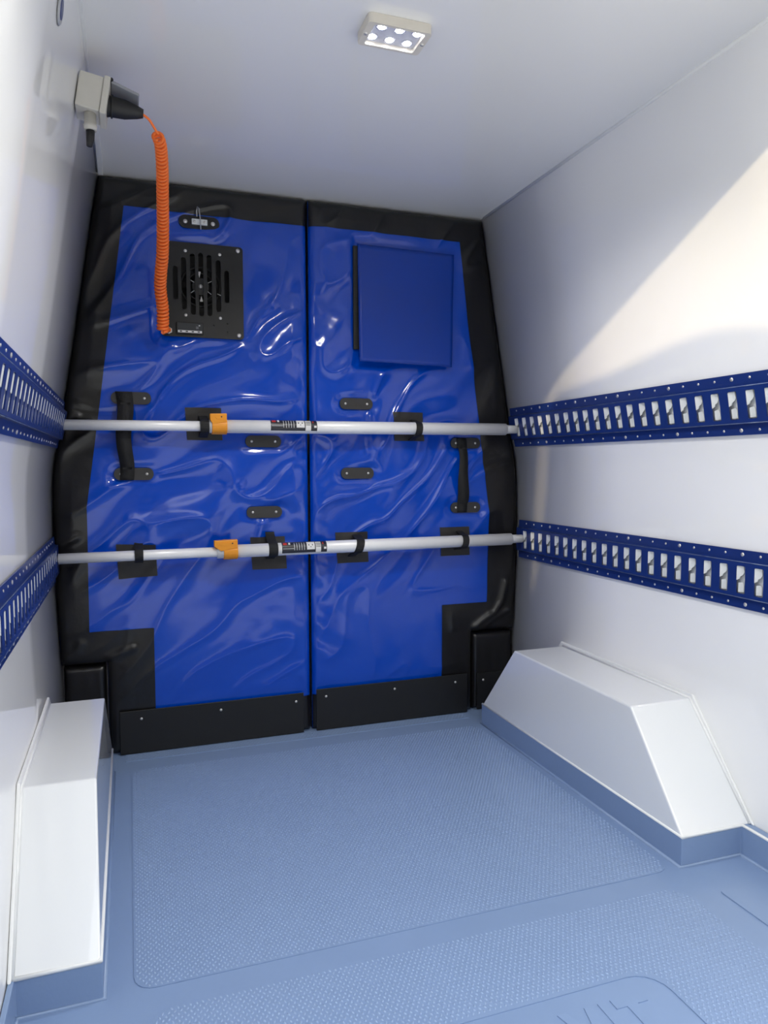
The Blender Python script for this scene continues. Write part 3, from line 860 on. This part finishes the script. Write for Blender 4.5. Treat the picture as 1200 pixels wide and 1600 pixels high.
# ------------------------------------------------------------------ load bars
def arc(b, x0, x1, a0, a1, r, zc, n=10):
    A = np.zeros((2, n + 1, 3))
    for i, x in enumerate((x0, x1)):
        for j in range(n + 1):
            a = math.radians(a0 + (a1 - a0) * j / n)      # 0 = towards the camera, 90 = up
            A[i, j] = (x, BAR_Y - r * math.cos(a), zc + r * math.sin(a))
    return b.grid(A)
def load_bar(zl, zr, xl, xr, rt_, rT, xs, g0, g1, gform, lab0, lab1, label):
    t = thing('load_bar', label, 'load bar', (0, BAR_Y, zl), 'load bars across the van')
    def zc(x): return zl + (zr - zl) * (x - xl) / (xr - xl)
    def C(x): return (x, BAR_Y, zc(x))
    MB().tube([C(xl + 0.012), C(xs + 0.06)], rt_, 24).build('inner_tube', 'alu', t)
    MB().tube([C(xs), C(xr - 0.055)], rT, 28).build('outer_tube', 'alu', t)
    MB().tube([C(xr - 0.060), C(xr - 0.052), C(xr - 0.012)], [rT * 0.9, rT * 0.74, rT * 0.70], 20).build('end_sleeve', 'alu', t)
    for x0, x1 in ((xl - 0.006, xl + 0.018), (xr - 0.018, xr + 0.006)):
        b = MB().cyl(C(x0), C(x1), 0.009, n=14)
        c = C(x0 if x0 < 0 else x1)
        b.box(c[0] - 0.002, c[0] + 0.002, c[1] - 0.0075, c[1] + 0.0075, c[2] - 0.024, c[2] + 0.024, bev=0.001)
        b.build('end_hook', 'galv', t)
    # orange release grip
    g = MB()
    zg = zc((g0 + g1) / 2)
    r = rT + 0.004
    sec = []
    for k in range(0, 15):
        a = math.radians(-150 + 210 * k / 14)
        sec.append((BAR_Y - r * math.cos(a), zg + r * math.sin(a)))
    sec += [(BAR_Y - 0.016, zg + r + 0.012), (BAR_Y + 0.012, zg + r + 0.012), (BAR_Y + 0.014, zg + r * 0.6)]
    g.prism(sec, 'x', g0 + (0.024 if gform else 0.002), g1)
    g.build('release_grip', 'orange', t, bevel=0.0015)
    lv = MB().prism([(g0 - 0.004, zg + r + 0.012), (g1 - 0.001, zg + r + 0.0135), (g1 - 0.001, zg + 0.012), (g0 + (0.016 if gform else 0.004), zg + 0.004), (g0 - 0.004, zg + r * 0.75)], 'y', BAR_Y - r * 0.98, BAR_Y - 0.002)
    lvo = lv.build('release_lever', 'orange', t, bevel=0.002)
    MB().prism([(g0 + 0.010, zg + r + 0.004), (g1 - 0.010, zg + r + 0.006), (g1 - 0.010, zg + r - 0.003), (g0 + 0.016, zg + r - 0.004)], 'y', BAR_Y - r * 0.98 - 0.0012, BAR_Y - r * 0.98 + 0.001).build('lever_mark', 'orange', lvo)
    MB().cyl((g1 - 0.017, BAR_Y - r * 0.98 - 0.0018, zg + r + 0.003), (g1 - 0.017, BAR_Y - r, zg + r + 0.003), 0.0022, n=10).build('lever_pin', 'rubber', lvo)
    # printed label wrapped on the tube
    z = zc((lab0 + lab1) / 2)
    L = lab1 - lab0
    lo = arc(MB(), lab0, lab1, -35, 100, rT + 0.0006, z, 14).build('label', 'dark', t, recalc=False)
    def mk(nm, u0, u1, a0, a1, mt, rr=0.0012):
        arc(MB(), lab0 + u0 * L, lab0 + u1 * L, a0, a1, rT + rr, z, 5).build(nm, mt, lo, recalc=False)
    mk('red_mark', 0.03, 0.11, 40, 66, 'red')
    mk('white_mark', 0.145, 0.185, 42, 68, 'white')
    mk('grey_line', 0.02, 0.26, 4, 9, 'grey')
    for k in range(5):
        mk('print_line', 0.265 + k * 0.055, 0.281 + k * 0.055, -8, 62, 'grey')
    mk('white_field', 0.55, 0.725, -6, 68, 'white')
    for u in (0.585, 0.665):
        mk('print_dot', u, u + 0.018, 26, 40, 'dark', 0.0018)
    mk('print_dot', 0.628, 0.645, 12, 20, 'dark', 0.0018)
    mk('white_field', 0.745, 0.865, -32, 66, 'white')
    for k in range(4):
        mk('barcode_line', 0.755, 0.855, 14 + k * 11, 18 + k * 11, 'dark', 0.0018)
    mk('red_mark', 0.905, 0.925, 36, 60, 'red')
    mk('white_mark', 0.93, 0.985, -6, 12, 'white')
    return t
load_bar(0.979, 0.985, -0.727, 0.727, 0.0150, 0.0200, -0.318, -0.312, -0.266, False, -0.136, 0.008, 'upper aluminium load bar with orange grip, hung across the blue padding')
load_bar(0.603, 0.608, -0.750, 0.752, 0.0150, 0.0200, -0.300, -0.306, -0.240, True, -0.106, 0.036, 'lower aluminium load bar with orange grip, hung across the blue padding')

# ------------------------------------------------------------------ slotted cargo rails on the side walls
def cargo_rail(s, zb, zt, phase, yvis, label):
    p0 = Vector((s * hw(zb), 0, zb)); p1 = Vector((s * hw(zt), 0, zt))
    va = (p1 - p0).normalized()
    na = Vector((-s * va.z, 0, s * va.x)) 
    if na.x * s > 0: na = -na
    Wd = (p1 - p0).length
    base = p0 + na * 0.0035
    y0, y1 = 0.76, 2.262
    def P(u, v_, w): return base + Vector((0, u, 0)) + va * v_ + na * w
    t = thing('cargo_rail', label, 'cargo rail', (base.x, (y0 + y1) / 2, zb), 'slotted cargo rails')
    mid = Wd / 2
    # web with slots
    ks = [phase + 0.0496 * k for k in range(-12, 24)]
    ks = [y for y in ks if y0 + 0.025 < y < y1 - 0.018]
    h2 = 0.0385
    holes = [rrect(y - 0.0125, y + 0.0125, mid - 0.031, mid + 0.031, 0.003, 2) for y in ks]
    v, f = plate([(y0, mid - h2), (y1, mid - h2), (y1, mid + h2), (y0, mid + h2)], holes, 0.0026)
    MB().add([P(a, b_, c + 0.0105) for a, b_, c in v], f).build('slotted_web', 'navy', t)
    for sg in (-1, 1):
        e0, e1, e2 = mid + sg * h2, mid + sg * (h2 + 0.004), mid + sg * Wd / 2
        prof = [(e0, 0.0131), (e1, 0.0040), (e2, 0.0030), (e2, 0.0), (e1, 0.0008), (e0, 0.0105)]
        b = MB()
        n = len(prof)
        b.add([P(y0, a, c) for a, c in prof] + [P(y1, a, c) for a, c in prof], [(i, (i + 1) % n, (i + 1) % n + n, i + n) for i in range(n)] + [tuple(range(n)), tuple(range(2 * n - 1, n - 1, -1))])
        fo = b.build('flange', 'navy', t)
        vr = mid + sg * (Wd / 2 - 0.0105)
        q = toward(na)
        for i, y in enumerate(ks):
            yy = y + 0.012 * sg * 0.5
            if yy < yvis: continue
            o = link('rivet', SCR if i % 4 == 1 else RIV, P(yy, vr, 0.0034), fo, q)  # domes stand in for flange holes, every fourth one a screw
            o.scale = (0.75, 0.75, 0.6)
        # bright worn fold line
        b = MB()
        b.tube([P(y0 + 0.001, e0 + sg * 0.0015, 0.0118), P(y1 - 0.001, e0 + sg * 0.0015, 0.0118)], 0.0012, 6)
        b.build('worn_edge', 'worn', t)
    b = MB()
    v, f = plate([(y0 + 0.002, mid - h2 + 0.002), (y1 - 0.002, mid - h2 + 0.002), (y1 - 0.002, mid + h2 - 0.002), (y0 + 0.002, mid + h2 - 0.002)], [], 0.0012)
    b.add([P(a, b_, c) for a, b_, c in v], f).build('back_strip', 'galv', t)
    # pressed tongues inside each slot
    tg = MB()
    def tongue(poly, w0, w1):
        n = len(poly)
        lo = min(a for a, _ in poly); hi = max(a for a, _ in poly)
        front = [(a, b_, w1 + (w0 - w1) * (a - lo) / (hi - lo)) for a, b_ in poly]
        vv = front + [(a, b_, c - 0.0018) for a, b_, c in front]
        vv = [Vector((0, a, 0)) + va * b_ + na * c for a, b_, c in vv]
        tg.add(vv, [tuple(range(n)), tuple(range(2 * n - 1, n - 1, -1))] + [(i, i + n, (i + 1) % n + n, (i + 1) % n) for i in range(n)])
    tongue([(0.0125, 0.030), (-0.001, 0.030), (-0.002, 0.016), (0.001, 0.010), (0.006, 0.006), (0.0075, 0.001), (0.0125, -0.002)], 0.0118, 0.0050)
    tongue([(0.0095, -0.008), (0.001, -0.006), (-0.001, -0.012), (-0.001, -0.029), (0.0095, -0.029)], 0.0090, 0.0040)
    me = tg.mesh('slot_tongue', 'galv')
    for y in ks:
        if y > yvis: link('slot_tongue', me, P(y, mid, 0.0), t)
    return t
cargo_rail(1, 0.928, 1.060, 1.219, 1.10, 'upper navy slotted cargo rail on the right wall')
cargo_rail(1, 0.539, 0.671, 1.214, 1.10, 'lower navy slotted cargo rail on the right wall')
cargo_rail(-1, 0.915, 1.045, 1.205, 1.15, 'upper navy slotted cargo rail on the left wall')
cargo_rail(-1, 0.534, 0.664, 1.205, 1.15, 'lower navy slotted cargo rail on the left wall')

# ------------------------------------------------------------------ ceiling lamp
lamp = thing('ceiling_lamp', 'small rectangular lamp with six lit diodes on the white ceiling', 'lamp', (-0.049, 1.345, H - 0.030))
X0, X1, Y0, Y1 = -0.107, 0.020, 1.330, 1.408
v, f = plate(rrect(X0, X1, Y0, Y1, 0.008), [rrect(X0 + 0.013, X1 - 0.013, Y0 + 0.006, Y1 - 0.006, 0.004)], 0.018)
hs = MB().add([(a, b_, H - 0.0185 + c) for a, b_, c in v], f).build('housing', 'lampw', lamp, bevel=0.002)
MB().box(X0 + 0.012, X1 - 0.012, Y0 + 0.005, Y1 - 0.005, H - 0.0105, H - 0.0005).build('reflector_tray', 'tray', lamp)
LED = dome(0.0058, 0.0038, 14).mesh('diode', 'led')
for i in range(3):
    for j in range(2):
        x = X0 + 0.026 + i * 0.036 + (0.006 if j == 0 else -0.002); y = Y0 + 0.020 + j * 0.036
        cup = MB().tube([(x + 0.0105 * math.cos(a), y + 0.0105 * math.sin(a), H - 0.0112) for a in np.linspace(0, 2 * math.pi, 21)], 0.0013, 6, caps=False).build('reflector_ring', 'chrome', lamp)
        link('diode', LED, (x, y, H - 0.0105), cup, toward((0, 0, -1)))
        ld = bpy.data.lights.new('diode_light', 'SPOT')
        ld.energy = 1.75
        ld.spot_size = math.radians(150)
        ld.spot_blend = 0.6
        ld.shadow_soft_size = 0.009
        ld.color = (1.0, 0.97, 0.92)
        lo_ = bpy.data.objects.new('diode_light', ld)
        COL.objects.link(lo_)
        lo_.parent = lamp
        lo_.location = Vector((x, y, H - 0.0150)) - WLOC[lamp]
for x in (X0 + 0.006, X1 - 0.006):
    link('screw', RIV, (x, (Y0 + Y1) / 2, H - 0.0186), lamp, toward((0, 0, -1)))
MB().box(X0 + 0.0135, X1 - 0.0135, Y0 + 0.0065, Y1 - 0.0065, H - 0.0164, H - 0.0154).build('lens', 'lens', lamp)

# ------------------------------------------------------------------ socket box on the left wall
WZ = 1.608
wx = -float(hw(WZ))
tilt = math.atan2(float(hw(1.55) - hw(1.66)), 0.11)
va = Vector((math.sin(tilt), 0, math.cos(tilt)))          # up along the left wall
na = Vector((math.cos(tilt), 0, -math.sin(tilt)))         # into the room
def W3(y, v_, w): return Vector((wx, y, WZ)) + va * v_ + na * w
sock = thing('socket_box', 'cream socket box high on the left wall near the ceiling', 'socket', W3(1.635, -0.035, 0.002))
def wbox(y0, y1, v0, v1, w0, w1, bev=0.003):
    b = MB().box(y0, y1, v0, v1, w0, w1, bev)
    b.v = [tuple(W3(*p)) for p in b.v]
    return b
wbox(1.600, 1.668, -0.033, 0.036, 0.002, 0.048).build('case', 'cream', sock)
wbox(1.597, 1.671, -0.036, 0.039, 0.048, 0.060, 0.002).build('face_frame', 'cream', sock)
lid = wbox(1.603, 1.666, -0.004, 0.002, 0.0, 0.056, 0.0015)
def lid_tf(p):
    d = Vector(p) - W3(1.635, 0, 0)
    a = math.radians(16)
    w = d.dot(na); v_ = d.dot(va)
    return tuple(W3(1.635, 0.034, 0.062) + Vector((0, d.y, 0)) + na * (w * math.cos(a) + v_ * math.sin(a)) + va * (v_ * math.cos(a) - w * math.sin(a) * 0.6))
lid.v = [lid_tf(p) for p in lid.v]
lid.build('hinged_lid', 'lid', sock)
MB().tube([tuple(W3(1.602, 0.036, 0.061)), tuple(W3(1.667, 0.036, 0.061))], 0.004, 10).build('hinge', 'rubber', sock)
gb = W3(1.622, -0.034, 0.030)
MB().tube([tuple(gb), (gb.x, gb.y, gb.z - 0.022), (gb.x, gb.y, gb.z - 0.0225), (gb.x, gb.y, gb.z - 0.033)], [0.0115, 0.0115, 0.0130, 0.0115], 16).build('cable_gland', 'cream', sock)
MB().tube([(gb.x, gb.y, gb.z - 0.030), (gb.x - 0.001, gb.y, gb.z - 0.050), (gb.x - 0.003, gb.y, gb.z - 0.064)], [0.0085, 0.0078, 0.0055], 12).build('plug_stub', 'rubber', sock)
# small cable duct from the box to the partition, in the ceiling corner
dx = -float(hw(H))
duct = tag(MB().box(dx + 0.004, dx + 0.017, 1.850, 2.262, H - 0.016, H - 0.002, bev=0.0015).build('cable_duct', 'bead'), 'white cable duct running from the socket box along the ceiling corner', 'duct')
# round dark disc on the wall, further forward
rp = thing('wall_disc', 'round dark grommet high in the left wall at the picture edge', 'disc', (-float(hw(1.575)) + 0.002, 1.285, 1.575))
gq = W3(1.285, 1.575 - WZ, 0.001)
MB().tube([tuple(gq), tuple(gq + na * 0.003)], [0.024, 0.021], 28).build('rim', 'grey', rp)
MB().tube([tuple(gq + na * 0.0025), tuple(gq + na * 0.0040)], [0.016, 0.014], 24).build('plug', 'navy', rp)

# ------------------------------------------------------------------ coiled cable with its plug
def px(x, y, Yd):
    r = RB @ Vector((x - 600, -(y - 800), -FOCAL))
    return CAM + r * (Yd / r.y)
cab = thing('coiled_cable', 'orange-red coiled cable hanging from a black plug to the fan plate', 'cable', (-0.44, 2.2, 1.26))
c0 = W3(1.632, -0.004, 0.056); c1 = px(224, 178, 1.632)
dr = (c1 - c0).normalized(); Lp = (c1 - c0).length
MB().tube([tuple(c0 + dr * Lp * t) for t in (0, 0.06, 0.09, 0.5, 0.85, 1.0)], [0.0205, 0.0215, 0.0200, 0.0185, 0.0125, 0.0085], 22).build('plug', 'rubber', cab)
MB().tube([tuple(c0 + dr * 0.010), tuple(c0 + dr * 0.013)], 0.0222, 22).build('plug_collar', 'plate', cab)
# centre line: from the plug, over the bend, down to the gland
key = [(246, 212, 1.66), (251, 228, 1.70), (253.5, 260, 1.77), (254, 300, 1.86), (254.5, 350, 1.96), (254, 395, 2.04), (251.5, 425, 2.09), (250.5, 450, 2.13), (254, 480, 2.17), (254.5, 505, 2.195), (254.5, 517, 2.205)]
K = [px(*k) for k in key]
def catmull(P, n):
    out = []
    Q = [P[0] * 2 - P[1]] + P + [P[-1] * 2 - P[-2]]
    for i in range(1, len(Q) - 2):
        for k in range(n):
            t = k / n
            a, b_, c, d = Q[i - 1:i + 3]
            out.append(0.5 * ((2 * b_) + (c - a) * t + (2 * a - 5 * b_ + 4 * c - d) * t * t + (3 * b_ - a - 3 * c + d) * t ** 3))
    out.append(P[-1])
    return out
line = catmull(K, 40)
S = [0.0]
for a, b_ in zip(line, line[1:]): S.append(S[-1] + (b_ - a).length)
S = np.array(S); Ln = np.array([tuple(p) for p in line])
TURNS, SEG = 56, 16
ang = np.linspace(0, TURNS, TURNS * SEG + 1)
# even coils in the picture mean slightly wider coils lower down
frac = ang / TURNS
ipx = np.array([k[1] for k in key], float)
ky = np.interp(np.linspace(0, 1, len(line)), np.linspace(0, 1, len(ipx)), ipx)
sfrac = np.interp(frac * (517 - 212) + 212, ky, S)
C_ = np.stack([np.interp(sfrac, S, Ln[:, k]) for k in range(3)], 1)
Tn = np.gradient(C_, axis=0); Tn /= np.linalg.norm(Tn, axis=1)[:, None]
e1 = np.cross(Tn, np.array([1.0, 0, 0.0])); e1 /= np.linalg.norm(e1, axis=1)[:, None]
e2 = np.cross(Tn, e1)
dist = C_[:, 1]
rad = 0.0102 * dist / 1.70
A_ = ang * 2 * np.pi
helix = C_ + rad[:, None] * (np.cos(A_)[:, None] * e1 + np.sin(A_)[:, None] * e2)
wr = 0.0035 * dist / 1.70
start = [c1 - dr * 0.004, px(232, 186, 1.638), px(240, 198, 1.645), px(247, 210, 1.655)]
st = catmull(start, 6)
MB().tube([tuple(p) for p in st] , 0.0026, 10).build('straight_end', 'cable', cab)
MB().tube([tuple(p) for p in helix], [float(q) for q in wr], 8).build('coil', 'cable', cab)
e_ = Vector(helix[-1])
MB().tube([tuple(e_), (-0.438, 2.222, 1.254), (-0.434, 2.240, 1.256), (-0.424, 2.252, 1.262), (-0.424, 2.266, 1.262)], 0.0062, 12).build('lower_end', 'cable', cab)
